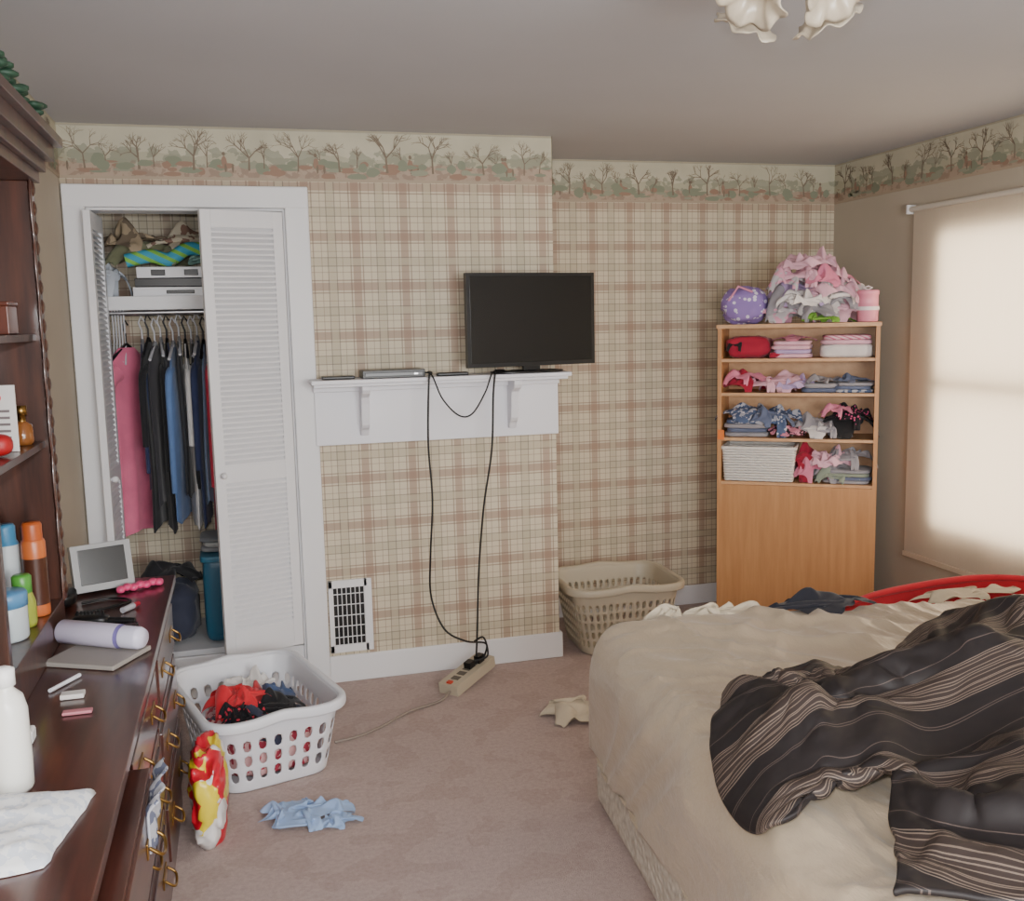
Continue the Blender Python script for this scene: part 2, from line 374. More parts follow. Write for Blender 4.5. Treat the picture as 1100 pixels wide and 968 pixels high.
# ------------------------------------------------------------------ bifold doors
def leaf(b,p0,p1,z0,z1,m,knob=None):
    w=math.hypot(p1[0]-p0[0],p1[1]-p0[1]); M=T(p0[0],p0[1],0)@Matrix.Rotation(math.atan2(p1[1]-p0[1],p1[0]-p0[0]),4,'Z')
    t=.014; st=.042
    b.box(0,st,-t,t,z0,z1,m,M); b.box(w-st,w,-t,t,z0,z1,m,M)
    zm=z0+.42*(z1-z0)
    for a,c in ((z0,z0+.11),(z1-.07,z1),(zm-.035,zm+.035)): b.box(st,w-st,-t,t,a,c,m,M)
    for a,c in ((z0+.11,zm-.035),(zm+.035,z1-.07)):
        n=int((c-a)/.022)
        for i in range(n):
            zc=a+(i+.5)*(c-a)/n
            b.add([(st,-.012,zc-.012),(w-st,-.012,zc-.012),(w-st,.008,zc+.010),(st,.008,zc+.010),(st,-.012,zc-.004),(w-st,-.012,zc-.004),(w-st,.008,zc+.018),(st,.008,zc+.018)],
                  [(0,3,2,1),(4,5,6,7),(0,1,5,4),(3,7,6,2)],m,M)
    if knob: b.sup((knob,-.03,zm),(.014,.016,.014),m,e=1,nu=14,nv=9,M=M); b.box(knob-.005,knob+.005,-.02,0,zm-.005,zm+.005,m,M)
DOORW=mat('louver_door_paint',(226,226,229),.4)
b=B(); leaf(b,(-.13,4.25),(.198,4.352),.215,2.09,DOORW,.03); leaf(b,(-.125,4.288),(.192,4.388),.215,2.09,DOORW); b.build('door_1',.0015)
b=B(); leaf(b,(-.558,4.30),(-.548,4.60),.215,2.09,DOORW,.03); b.build('door_2',.0015)
# ------------------------------------------------------------------ closet contents
b=B(); b.box(XL+.001,.31,4.66,DD-.001,1.735,1.755,WHITE); b.box(XL+.001,.31,4.655,4.665,1.70,1.76,WHITE); b.tube([(XL+.001,4.80,1.69),(.314,4.80,1.69)],.014,CHROME,n=12)
b.build('closet_shelf',.002)
HG=mat('hanger_plastic',(206,206,210),.4); HB=mat('hanger_black',(30,30,34),.4)
def garment(b,x,y,ztop,length,w,d,m,rot,seed,sleeve=.3,m2=None,lean=0):
    M=T(x,y,0)@RZ(rot); nv=22; nu=36
    def fn(i,j):
        t=j/(nv-1); a=2*pi*i/nu
        if t<.14: k=t/.14; ww=.05+(w-.05)*k**.8; dd=d*(.35+.6*k); z=ztop-.10*k
        else: k=(t-.14)/.86; ww=w*(1-.08*math.sin(k*pi)+.06*k); dd=d*(1+.25*k); z=ztop-.10-(length-.10)*k
        rip=1+(.28*k if t>=.14 else 0)*math.sin(a*7+seed*2+2*k)+.15*nz(a*1.5,z*5,seed)
        ca,sa=math.cos(a),math.sin(a)
        return (math.copysign(abs(ca)**.8,ca)*ww*(1+.03*math.sin(z*9+seed)),sa*dd*rip+.006*math.sin(z*6+seed+ca*2),z+.012*math.sin(a*3+seed)*t)
    b.grid(fn,nu,nv,m,M,wrapu=True)
    if sleeve:
        for sg in (-1,1):
            path=[(sg*(w-.05),0,ztop-.11),(sg*(w+.012),.004,ztop-.16),(sg*(w+.015),.006,ztop-.16-sleeve*.5),(sg*(w+.01),.008,ztop-.16-sleeve)]
            P=catmull(path,4,False); r0=min(.045,d*1.6); b.tube(P,[r0*(1-.3*i/len(P)) for i in range(len(P))],m2 or m,M,n=10)
    hg=HB if seed%3==1 else HG
    b.tube([(0,0,ztop-.01),(0,0,ztop+.06),(0.0,.012,ztop+.095),(0,0,ztop+.125),(0,-.015,ztop+.10)],.0042,hg,M,n=6)
    b.tube([(-w+.02,0,ztop-.06),(0,0,ztop+.018),(w-.02,0,ztop-.06)],.0075,hg,M,n=6)
PAL=dict(black=(26,26,30),navy=(46,56,92),white=(220,218,216),denim=(92,122,170),grey=(120,120,126),rose=(206,60,84),steel=(136,158,188),char=(56,54,60),pinkb=(226,140,164),slate=(74,84,108),maroon=(110,30,44))
seq='navy black char black navy denim black white black navy steel rose white slate black denim rose pinkb navy black maroon white char navy'.split()
b=B()
garment(b,-.495,4.80,1.535,.84,.15,.035,cloth('pink',(226,116,148)),62,1,.28)
for i,nm in enumerate(seq):
    x=-.425+i*.0265; zt_=1.55+.010*math.sin(i*2.3)
    garment(b,x,4.80,zt_,[.66,.84,.72,.86,.60,.80,.70,.84][i%8],.10+.022*((i*3)%4),.0115,cloth('g_'+nm,PAL[nm]),90+rnd.uniform(-9,9),i,[.42,.3,.5][i%3] if i%4!=2 else 0)
for k in range(5): b.tube([(-.545+.012*k,4.74,1.50-.01*k),(-.545+.012*k,4.80,1.56),(-.545+.012*k,4.80,1.64),(-.545+.012*k,4.79,1.705)],.004,HG,n=6)
b.build('hanging_clothes')
b=B(); 
heap(b,-.3,4.81,1.89,.28,.13,.13,cloth('olive',(122,124,96)),2,flat=.5); heap(b,-.42,4.80,1.95,.19,.11,.14,pat_cloth('camo',(164,146,120),(112,98,82),'n',14),1,flat=.5); heap(b,-.2,4.80,1.94,.18,.1,.14,pat_cloth('floral_cream',(204,194,172),(140,110,96),'n',24),3,flat=.5)
b.tube(catmull([(-.46,4.69,1.915),(-.36,4.69,1.935),(-.28,4.685,1.92),(-.2,4.69,1.965),(-.10,4.69,1.96)],8,False),.03,pat_cloth('snake_scarf',(70,160,190),(130,190,80),'stripes',22),n=12)
heap(b,-.12,4.75,1.89,.09,.07,.07,cloth('mintt',(150,190,180)),4)
b.build('blanket_pile')
b=B(); b.box(-.44,-.12,4.69,4.92,1.756,1.80,mat('white_console',(222,222,226),.3)); b.box(-.43,-.10,4.685,4.93,1.802,1.838,BLACK); b.box(-.42,-.13,4.685,4.90,1.84,1.888,mat('white_console',(0,0,0)))
b.box(-.36,-.30,4.681,4.69,1.85,1.876,BLACK); b.box(-.22,-.16,4.681,4.69,1.85,1.876,BLACK); b.box(-.30,-.18,4.686,4.69,1.77,1.786,BLACK); b.build('dvd_player_stack',.004)
b=B(); heap(b,-.535,4.76,1.756,.08,.075,.15,mat('clear_plastic_bag',(206,212,222),.15,coat=.5),3,flat=.2); b.build('plastic_bag')
b=B(); b.sup((-.10,4.66,.395),(.12,.13,.2),mat('teal_bin',(44,96,122),.4),e=.25); b.sup((-.10,4.66,.585),(.128,.138,.016),mat('teal_bin_lid',(58,116,142),.4),e=.25); b.build('storage_bin')
b=B(); b.sup((-.38,4.70,.325),(.13,.15,.13),cloth('navyheap',(50,54,72)),e=.6,amp=.03); heap(b,-.37,4.72,.43,.14,.14,.13,cloth('blk3',(28,28,32)),2); b.build('laundry_pile')
b=B(); fold(b,-.10,4.68,.605,.24,.20,.07,[cloth('gry',(130,132,134)),cloth('gry2',(164,166,164)),cloth('gry3',(106,110,114))]); b.build('folded_towels')
# ------------------------------------------------------------------ mantel
b=B(); MW=mat('mantel_white',(224,224,230),.4)
b.box(.30,XB+.004,D-.03,D,1.09,1.365,MW); b.box(.28,1.43,D-.19,D,1.366,1.384,MW); b.box(.29,1.42,D-.165,D,1.352,1.366,MW); b.box(.295,1.415,D-.05,D,1.325,1.352,MW)
def corbel(x0,x1):
    pr=[(0,1.352),(-.125,1.352),(-.128,1.335),(-.118,1.318),(-.095,1.312),(-.078,1.30),(-.07,1.27),(-.066,1.23),(-.062,1.20),(-.06,1.18),(-.05,1.165),(-.038,1.16),(-.03,1.15),(-.022,1.13),(0,1.13)]
    k=len(pr); v=[(x,D-.03+y,z) for x in (x0,x1) for y,z in pr]
    b.add(v,[tuple(range(k)),tuple(range(2*k-1,k-1,-1))]+[(i,i+k,(i+1)%k+k,(i+1)%k) for i in range(k)],MW)
corbel(.495,.53); corbel(1.17,1.205)
b.build('mantel',.003)
b=B(); M=T(1.262,4.27,0)@RZ(8)
b.box(-.312,.312,-.018,.012,1.415,1.826,BLACK,M); b.box(-.297,.297,-.0195,-.0175,1.433,1.811,SCREEN,M); b.box(-.2,.2,.012,.04,1.47,1.72,BLACK,M)
b.box(-.04,.04,-.005,.02,1.39,1.43,BLACK,M); b.sup((-.02,.01,1.3905),(.17,.085,.006),BLACK,e=.4,e2=.7,M=M)
b.build('television',.004)
b=B(); b.box(.50,.77,4.24,4.37,1.385,1.418,BLACK); b.box(.51,.76,4.238,4.241,1.392,1.408,SCREEN); b.box(.72,.74,4.236,4.24,1.395,1.405,CHROME); b.build('cable_box',.004)
b=B(); b.box(.82,.96,4.22,4.255,1.385,1.40,BLACK,None); b.build('remote_control',.005)
b=B(); b.box(.33,.47,4.26,4.33,1.385,1.398,BLACK); b.build('external_drive',.004)
b=B(); CB=mat('black_cable',(14,14,15),.5)
yc=D-.21
b.tube(catmull([(.80,4.33,1.40),(.79,yc+.01,1.402),(.775,yc,1.37),(.765,yc+.01,1.1),(.775,yc+.01,.85),(.76,yc+.02,.6),(.765,4.25,.4),(.81,4.2,.26),(.90,4.18,.20),(1.0,4.2,.17),(.985,4.2,.1)],10,False),.0045,CB)
b.tube(catmull([(1.10,4.29,1.398),(1.07,yc,1.395),(1.06,yc+.005,1.3),(1.05,yc+.02,1.05),(1.01,yc+.03,.8),(.985,4.24,.5),(.965,4.22,.22),(.95,4.2,.08)],10,False),.0045,CB)
b.tube(catmull([(1.14,4.29,1.398),(1.06,yc,1.396),(1.02,yc-.01,1.31),(.96,yc-.01,1.22),(.90,yc-.01,1.215),(.83,yc-.01,1.29),(.79,yc,1.39),(.78,4.3,1.40)],10,False),.0035,CB)
b.tube(catmull([(.95,4.22,.18),(.99,4.2,.2),(1.0,4.18,.12),(.93,4.18,.1),(.91,4.17,.07)],8,False),.0045,CB)
b.build('power_cables')
b=B(); M=T(.91,4.18,.004)@RZ(42)@Matrix.Rotation(-.16,4,'Y')@T(0,0,.018)
b.box(-.15,.15,-.05,.05,.0,.05,BPLAS,M)
for i in range(5): b.box(-.10+i*.045,-.07+i*.045,-.02,.02,.05,.052,mat('outlet_dark',(90,84,76),.5),M)
b.box(.06,.10,-.03,.0,.05,.085,BLACK,M); b.box(.0,.04,-.02,.015,.05,.08,BLACK,M); b.box(-.142,-.122,-.012,.012,.05,.058,mat('switch_red',(190,60,40),.4),M)
b.tube(catmull([(.80,4.06,.02),(.74,4.0,.007),(.6,3.93,.007),(.45,3.8,.007),(.35,3.74,.007),(.27,3.72,.007)],8,False),.006,mat('cord_grey',(140,128,118),.5))
b.build('power_strip',.004)
b=B(); x0,x1,z0_,z1_=.322,.496,.16,.455
b.box(x0,x1,D-.004,D,z0_,z1_,BLACK)
for q in ((x0-.0,x0+.018,z0_-.02,z1_+.02),(x1-.015,x1+.02,z0_-.02,z1_+.02),(x0,x1,z0_-.02,z0_+.015),(x0,x1,z1_-.015,z1_+.02)): b.box(q[0],q[1],D-.014,D,q[2],q[3],WHITE)
for i in range(1,9): b.box(x0+i*.18/9-.002,x0+i*.18/9+.002,D-.009,D-.003,z0_,z1_,WHITE)
for i in range(1,6): b.box(x0,x1,D-.010,D-.004,z0_+i*.05-.002,z0_+i*.05+.002,WHITE)
b.build('wall_vent',.002)
# ------------------------------------------------------------------ laundry baskets
def basket(name,cx,cy,rot,w,l,h,m,rows,ncol,taper=.82,lip=.018,rnd_r=.09):
    b=B(); M=T(cx,cy,0)@RZ(rot)
    n=ncol*2*4
    def per(u,sx,sy,rr):
        a,c=sx-rr,sy-rr; segs=[2*a,rr*pi/2,2*c,rr*pi/2,2*a,rr*pi/2,2*c,rr*pi/2]; tot=sum(segs); s=(u%1)*tot
        pos=[(-a,-sy,1,0),(a,-c,-90),(sx,-c,0,1),(a,c,0),(a,sy,-1,0),(-a,c,90),(-sx,c,0,-1),(-a,-c,180)]
        for i,sl in enumerate(segs):
            if s<=sl or i==7:
                if i%2==0: x,y,dx,dy=pos[i]; return (x+dx*s,y+dy*s)
                x,y,a0=pos[i]; ang=math.radians(a0)+s/rr; return (x+rr*math.cos(ang),y+rr*math.sin(ang))
            s-=sl
    zs=[.001,.03]; rh=(h-.03-.075)/rows
    for r in range(rows): zs+= [.03+rh*r+rh*.2,.03+rh*(r+1)]
    zs+=[h-.05,h-.02,h]; N_=n
    def fn(i,j):
        z=zs[j]; k=taper+(1-taper)*(z/h); x,y=per(i/N_,w/2*k,l/2*k,rnd_r*k); return (x,y,z)
    b.grid(fn,N_,len(zs),m,M,wrapu=True,skip=lambda i,j: 2<=j<2+2*rows and (j-2)%2==0 and i%2==0)
    def bf(i,j):
        x,y=per(i/N_,w/2*taper,l/2*taper,rnd_r*taper); k=j/6; return (x*k,y*k,.004)
    b.grid(bf,N_,7,m,M,wrapu=True)
    ob=b.build(name,0,.005,1)
    b=B()
    def rim(i,j):
        sec=[(0,-.03),(.0,0),(.004,.006),(.02,.008),(lip+.008,.003),(lip+.01,-.012),(lip+.008,-.028)]
        x,y=per(i/96,w/2+sec[j][0],l/2+sec[j][0],rnd_r+sec[j][0])
        hz=.014*max(0,1-abs(x)/(w*.22)) if abs(y)>l*.45 else 0
        return (x,y,h+sec[j][1]+hz)
    b.grid(rim,96,7,m,M,wrapu=True)
    o=b.build('rim',0,.003,1); o.parent=ob
    return M
M=basket('laundry_basket',-.02,3.70,16,.47,.66,.28,WPLAS,3,9)
b=B(); 
CL=[cloth('red',(206,36,48)),cloth('blk',(24,24,28)),pat_cloth('blkdots',(30,30,34),(220,60,80),'dots',45),cloth('hotpink',(214,120,150)),cloth('ltblue',(150,170,200)),cloth('wht',(220,216,212)),pat_cloth('floralpink',(226,180,180),(180,60,80),'n',30)]
b.sup((0,-.03,.10),(.165,.22,.085),pat_cloth('floralpink',0,0),e=.45,amp=.02,M=M)
heap(b,.0,-.02,.14,.18,.23,.09,cloth('navyj',(54,60,84)),1,M=M,flat=.5)
heap(b,-.04,.05,.18,.13,.13,.10,CL[0],2,M=M,flat=.5); heap(b,.06,-.06,.18,.10,.12,.08,CL[1],3,M=M,flat=.5); heap(b,-.07,-.10,.18,.09,.09,.08,CL[2],4,M=M,flat=.5); heap(b,.03,.19,.17,.11,.07,.09,CL[5],0,M=M,flat=.5); heap(b,-.03,-.01,.23,.09,.08,.06,CL[0],1,M=M,flat=.5)
heap(b,.10,.06,.18,.07,.1,.07,cloth('denim2',(70,88,124)),2,M=M,flat=.5)
b.build('laundry_clothes')
basket('laundry_basket.001',1.75,4.52,-2,.55,.46,.335,BPLAS,5,13,.78)
# ------------------------------------------------------------------ bookcase
MB=T(2.35,4.60,0)@RZ(-35); W_=.777; Dp=.30
b=B()
b.box(0,.02,0,Dp,0,1.552,BIRCH,MB); b.box(W_-.02,W_,0,Dp,0,1.552,BIRCH,MB); b.box(-.006,W_+.006,-.006,Dp,1.552,1.572,BIRCHX,MB)
for z in (1.395,1.222,.992,.765): b.box(.02,W_-.02,.004,Dp,z-.012,z+.004,BIRCHX,MB)
b.box(.02,W_-.02,Dp-.006,Dp,0,1.552,BIRCHX,MB); b.box(.02,W_-.02,.0,.016,.05,.752,BIRCH,MB); b.box(.02,W_-.02,.03,.05,0,.05,BIRCH,MB)
b.box(.003,.035,-.001,0.0,.985,1.035,mat('price_sticker',(230,120,40),.5),MB)
b.build('bookcase',.0015)
b=B(); f=lambda *a,**k: fold(b,*a,M=MB,**k); hp=lambda *a,**k: heap(b,*a,M=MB,**k)
pk1=cloth('palepink',(230,180,196));pk2=cloth('midpink',(222,132,160));cr=cloth('crimson',(166,26,56));gy=cloth('softgrey',(158,154,160));db=cloth('duskyblue',(98,108,136));lv=cloth('lavender',(190,166,208));wt=cloth('offwhite',(226,220,218));bk=cloth('blk',0)
lp=pat_cloth('leopardpink',(206,130,150),(40,30,36),'n',40); pd=pat_cloth('pinkpolka',(24,22,28),(220,90,140),'dots',60); fl=pat_cloth('bluefloral',(80,96,130),(190,190,200),'n',35); pstr=pat_cloth('pinkstripe',(230,190,200),(200,110,140),'stripes',60)
b.sup((.145,.13,1.455),(.11,.085,.052),cr,e=.5,amp=.016,fr=12,M=MB); hp(.10,.08,1.43,.07,.05,.07,bk,2)
f(.36,.13,1.4,.19,.22,.085,[pk1,lv,pk1,pk1]); hp(.37,.12,1.482,.10,.09,.03,pk2,3); f(.29,.12,1.4,.08,.2,.03,[cr]); f(.62,.13,1.4,.25,.23,.065,[wt]); f(.62,.13,1.466,.24,.22,.045,[pk1,pstr])
hp(.15,.13,1.227,.15,.11,.11,cr,1); hp(.13,.09,1.26,.12,.08,.08,pk2,2); hp(.24,.09,1.227,.13,.08,.08,pk1,4); hp(.34,.12,1.227,.13,.10,.10,pk1,3); hp(.37,.08,1.235,.11,.07,.07,lv,0,flat=.5); f(.50,.12,1.227,.18,.2,.045,[db,gy]); hp(.52,.1,1.27,.10,.08,.04,gy,2,flat=.6); f(.66,.12,1.227,.18,.2,.05,[fl,db,gy],seed=3); hp(.65,.1,1.275,.10,.08,.04,db,1,flat=.6)
f(.14,.13,.997,.22,.2,.09,[gy,db,gy,fl]); hp(.13,.10,1.07,.14,.09,.09,fl,3); hp(.29,.11,.997,.15,.10,.17,fl,4); hp(.37,.06,.997,.13,.06,.07,lp,0); hp(.25,.07,1.05,.12,.07,.10,db,1); hp(.47,.12,.997,.14,.10,.12,gy,1); hp(.50,.06,.997,.12,.06,.08,wt,3); hp(.63,.12,.997,.14,.10,.16,bk,3); hp(.66,.08,1.04,.10,.07,.13,pd,4); hp(.59,.07,1.10,.09,.06,.07,pk2,2); hp(.55,.05,1.0,.1,.05,.09,gy,4,flat=.5)
hp(.44,.12,.77,.09,.09,.19,cr,3); hp(.46,.07,.77,.09,.06,.12,pk2,1); hp(.57,.12,.77,.13,.1,.13,gy,1); f(.64,.12,.77,.22,.2,.07,[gy,db,cloth('sage',(142,152,136)),gy],seed=5); hp(.65,.11,.84,.12,.09,.11,gy,4); hp(.55,.07,.84,.11,.06,.10,pk1,0,flat=.5); hp(.60,.05,.77,.13,.05,.08,cloth('sage',0),2,flat=.5)
b.build('folded_clothes')
b=B(); WK=mat('white_wicker',(226,222,216),.6)
def rect_loop(z,sx,sy,ph,n=120):
    out=[]
    for i in range(n):
        u=i/n*4; k=int(u); t=u-k
        x,y=[(-sx+2*sx*t,-sy),(sx,-sy+2*sy*t),(sx-2*sx*t,sy),(-sx,sy-2*sy*t)][k]
        o=.003*math.sin(i*pi/1.5+ph); out.append((x*(1+o/sx),y*(1+o/sy),z))
    return out
Mw=MB@T(.205,.13,.77)
for j in range(12): b.tube(rect_loop(.008+j*.0135,.165+.001*j,.115,pi*(j%2)),.0068,WK,Mw,n=6,closed=True)
b.tube(rect_loop(.172,.18,.122,0),.010,WK,Mw,n=8,closed=True); b.box(-.16,.16,-.11,.11,.002,.01,WK,Mw); b.sup((0,0,.10),(.15,.1,.06),wt,e=.4,amp=.01,M=Mw)
b.build('wicker_basket')
b=B(); hp=lambda *a,**k: heap(b,*a,M=MB,**k); zt=1.573
gf=pat_cloth('greyfloral',(196,190,194),(222,160,182),'n',26)
for (x,y,z,rx,ry,h,m,sd,fl_) in [(.38,.14,0,.19,.12,.18,gy,2,.4),(.52,.14,0,.19,.12,.18,wt,1,.4),(.62,.10,0,.12,.09,.13,pk1,3,.45),(.31,.07,0,.15,.07,.12,gf,3,.45),(.44,.05,0,.16,.06,.12,gy,2,.45),(.53,.03,0,.13,.045,.05,cloth('limegreen',(120,170,60)),4,.5),
    (.37,.14,.08,.17,.10,.17,lv,1,.4),(.51,.12,.09,.19,.10,.16,pk1,0,.4),(.60,.10,.08,.14,.08,.13,wt,4,.45),(.45,.06,.07,.16,.07,.11,wt,0,.45),(.64,.10,.06,.10,.07,.13,gy,3,.45),
    (.43,.13,.17,.19,.10,.14,pk1,4,.4),(.53,.11,.17,.15,.08,.11,pk2,1,.45),(.36,.09,.15,.13,.07,.12,gf,2,.45),(.43,.12,.25,.15,.08,.11,pk1,0,.45)]:
    hp(x,y,zt+z,rx,ry,h,m,sd,rot=.5*math.sin(x*40+z*30),flat=fl_)
b.build('clothes_pile')
b=B(); b.sup((.12,.11,zt+.092),(.11,.088,.09),pat_cloth('lavpolka',(150,124,190),(226,220,236),'dots',34),e=.8,amp=.022,fr=14,M=MB)
b.tube([MB@Vector((.05,.03,zt+.12)),MB@Vector((.10,.015,zt+.19)),MB@Vector((.17,.02,zt+.16))],.006,mat('pinkribbon',(226,150,180),.4)); b.build('polka_dot_bag')
b=B(); Mj=MB@T(.715,.06,zt); b.lathe([(0,0),(.048,.001),(.05,.006),(.05,.05),(.053,.055),(.053,.075),(.05,.08),(.05,.13),(.053,.132),(.053,.15),(.045,.154),(0,.155)],mat('pinkjar',(236,150,172),.35),Mj)
b.lathe([(.0535,.056),(.0555,.065),(.0535,.074)],mat('jarwhite',(236,226,228),.4),Mj); b.tube([(.0,.0,.154),(.02,0,.165),(0,0,.172),(-.02,0,.165),(0,0,.155)],.004,mat('jarwhite',0),Mj); b.build('pink_canister')
# ------------------------------------------------------------------ bed
A5=math.radians(-5); MBED=T(1.06,3.01,0)@Matrix.Rotation(A5,4,'Z'); BW,BLn,BR=2.06,1.95,.10; MI=MBED.inverted()
ZT=.60
def sfo(s,t): return folds(s,t,11,2.0,.75,4,3.5)*.018+folds(s,t,5,3.4,1.15,5,4.5)*.016+folds(s,t,7,7,.5,4,4)*.007+folds(s,t,17,5,.9,6,5)*.013+folds(s,t,23,3.0,.2,6,4.5)*.014+folds(s,t,29,4.2,1.5,6,5)*.010
def bedz(x,y,f=False):
    p=MI@Vector((x,y,0)); lx,ly=p.x,-p.y
    ox=max(BR-lx,0); oy=max(BR-ly,0); o=math.hypot(ox,oy)
    wz=.012*math.sin(lx*2.2+.5)*math.sin(ly*2+1)
    if f: wz+=sfo(lx-BR,ly-BR)
    if o<=0: return ZT+wz
    if o<BR: return ZT+wz-(BR-math.sqrt(BR*BR-o*o))
    return ZT-BR-(o-BR)*4
b=B(); nu,nv=240,220; side=.16+.36; 
def bf(i,j):
    s=-side+(BW-2*BR+2*side)*i/(nu-1); t=-side+(BLn-2*BR+2*side)*j/(nv-1)
    px=min(max(s,0),BW-2*BR); py=min(max(t,0),BLn-2*BR); ox,oy=s-px,t-py; o=math.hypot(ox,oy)
    dx,dy=(ox/o,oy/o) if o>1e-6 else (0,0); om=BR*pi/2+.285; oo=min(o,om)
    if oo<BR*pi/2: an=oo/BR; hr=BR*math.sin(an); dn=BR*(1-math.cos(an))
    else: hr=BR; dn=BR+oo-BR*pi/2
    x=px+BR+dx*hr; y=py+BR+dy*hr; z=ZT-dn
    top=max(0,1-dn/BR)
    z+=top*(sfo(s,t)+.012*math.sin(x*2.2+.5)*math.sin(y*2+1))
    sd=min(1,dn/.12)
    rp=sd*(.006*math.sin((s-t)*16+2*nz(s*3,t*3))+.012*folds(s-t*1.0,z*.6,2,5,1.3,3,3.5)+.01)
    hz=.02*nz((s-t)*2,1) if oo>=om-1e-6 else 0
    return (x+dx*rp,-(y+dy*rp),z+hz)
b.grid(bf,nu,nv,SATIN,MBED); sheet=b.build('fitted_sheet')
b=B()
q=N('box_spring_fabric'); v=q.n('ShaderNodeTexVoronoi'); v.inputs['Scale'].default_value=45; q.l(q.co(),v.inputs['Vector'])
q.l(q.mix(v.outputs['Distance'],C((228,222,210)),C((190,182,168))),q.b.inputs['Base Color']); q.bump(v.outputs['Distance'],.6,.01); q.b.inputs['Roughness'].default_value=.8
b.box(.02,BW-.02,-BLn+.02,-.02,.0,.24,q.m,MBED)
bx=b.build('box_spring',.03,seg=4)
b=B(); b.box(.04,BW-.04,-BLn+.04,-.04,.242,.555,mat('mattress_ticking',(220,214,204),.8),MBED); mt=b.build('mattress',.05,seg=4)
bed=bpy.data.objects.new('bed',None); bpy.context.collection.objects.link(bed)
for o in (sheet,bx,mt): o.parent=bed
# comforter: cloth simulated onto the bed, then frozen as a mesh
net=[[(.98,1.30),(1.4,1.12),(2.0,1.06),(2.5,1.1),(2.95,1.2)],
     [(1.20,1.60),(1.55,1.52),(2.0,1.5),(2.5,1.6),(3.0,1.75)],
     [(.96,1.63),(1.35,1.72),(1.9,1.85),(2.45,2.0),(3.02,2.2)],
     [(.95,1.84),(1.3,1.95),(1.72,2.10),(2.3,2.30),(2.98,2.45)],
     [(1.08,2.05),(1.42,2.14),(1.74,2.28),(2.2,2.42),(2.78,2.68)]]
gu,gv=118,112
def crow(p,t):
    k=min(int(t*4),3); f=t*4-k; g=lambda q: Vector(p[max(0,min(4,q))]); a,b0,c,d=g(k-1),g(k),g(k+1),g(k+2)
    return .5*((2*b0)+(c-a)*f+(2*a-5*b0+4*c-d)*f*f+(3*b0-a-3*c+d)*f**3)
def hump(x,y):
    h=.19*math.exp(-(((x-2.35)/.38)**2+((y-2.12)/.25)**2))+.09*math.exp(-(((x-1.7)/.25)**2+((y-1.93)/.14)**2))+.09*math.exp(-(((x-1.8)/.3)**2+((y-1.42)/.16)**2))+.05*math.exp(-(((x-1.25)/.14)**2+((y-1.8)/.1)**2))
    ins=min(1,max(0,(x-1.02)/.15))
    return h+ins*(.055*folds(x,y,31,2.6,.55,3.5)+.035*folds(x,y,37,4.5,1.5,3))
ncx,ncy=92,82; cv=[]
for j in range(ncy):
    for i in range(ncx):
        x=.55+2.7*i/(ncx-1); y=.75+2.5*j/(ncy-1); z=max(bedz(x,y,True),.03)
        w=1 if z>.5 else 0
        cv.append((x,y,z+.014+w*hump(x,y)))
me=bpy.data.meshes.new('collider'); me.from_pydata(cv,[],gquads(ncx,ncy)); col=bpy.data.objects.new('collider',me); bpy.context.collection.objects.link(col)
rest=[];st=[];pat=[]
for j in range(gv):
    v=j/(gv-1); row=[crow([net[r][k] for r in range(5)],v) for k in range(5)]
    for i in range(gu):
        u=i/(gu-1); p=crow(row,u)
        rest.append((u*2.9,v*2.25,0)); pat.append((u*2.9*.35+v*2.25*.94+.001,0,0))
        z=max(bedz(p.x,p.y),.58)+hump(p.x,p.y)+.09+.05*(1+math.sin(u*13+v*8+3*nz(u*3,v*3,2)))+.06*(1+nz(u*4,v*4,4))
        st.append((p.x+.06*nz(u*4,v*4,9),p.y+.06*nz(u*4,v*4,19),z))
try: out=simcloth(rest,st,gquads(gu,gv),[col],30,bend=9,tens=15,mass=.4,dist=.014,damp=2.5,fric=60)
except Exception as e: out=[Vector(p) for p in st]
bpy.data.objects.remove(col)
b=B(); b.mid(COMF); b.mats.append(COMR); b.add([p+Vector((0,0,.010)) for p in out],gquads(gu,gv),COMF,None,True,pat)
cf=b.build('comforter'); k=cf.modifiers.new('solid','SOLIDIFY'); k.thickness=.014; k.offset=1; k.material_offset=1
k=cf.modifiers.new('sub','SUBSURF'); k.levels=1; k.render_levels=1
b=B(); heap(b,1.86,2.90,.605,.21,.08,.07,cloth('navydark',(30,32,44)),3,flat=.5); heap(b,1.48,2.96,.585,.24,.06,.07,cloth('creamb',(206,194,172)),4,flat=.5); b.build('crumpled_clothing')
b=B(); RP=cloth('redfleece',(190,24,40))
path=catmull([(2.06,3.03,.565),(2.2,3.06,.585),(2.42,3.07,.60),(2.62,3.04,.615),(2.76,2.97,.62),(2.80,2.90,.62)],8,False)
b.tube(path,[.008+.006*math.sin(pi*min(1,(i+2)/len(path))) for i in range(len(path))],RP,n=10)
k=len(path)
b.grid(lambda i,j:(path[i].x,path[i].y+.03*(j/10)+.008*math.sin(i*.8+j*.3)*(j/10),path[i].z-.58*(j/10)**.6*(path[i].z/.63)),k,11,RP)
heap(b,2.50,2.93,.585,.22,.06,.035,cloth('creampanel',(190,176,152)),2,flat=.5)
b.build('red_blanket')
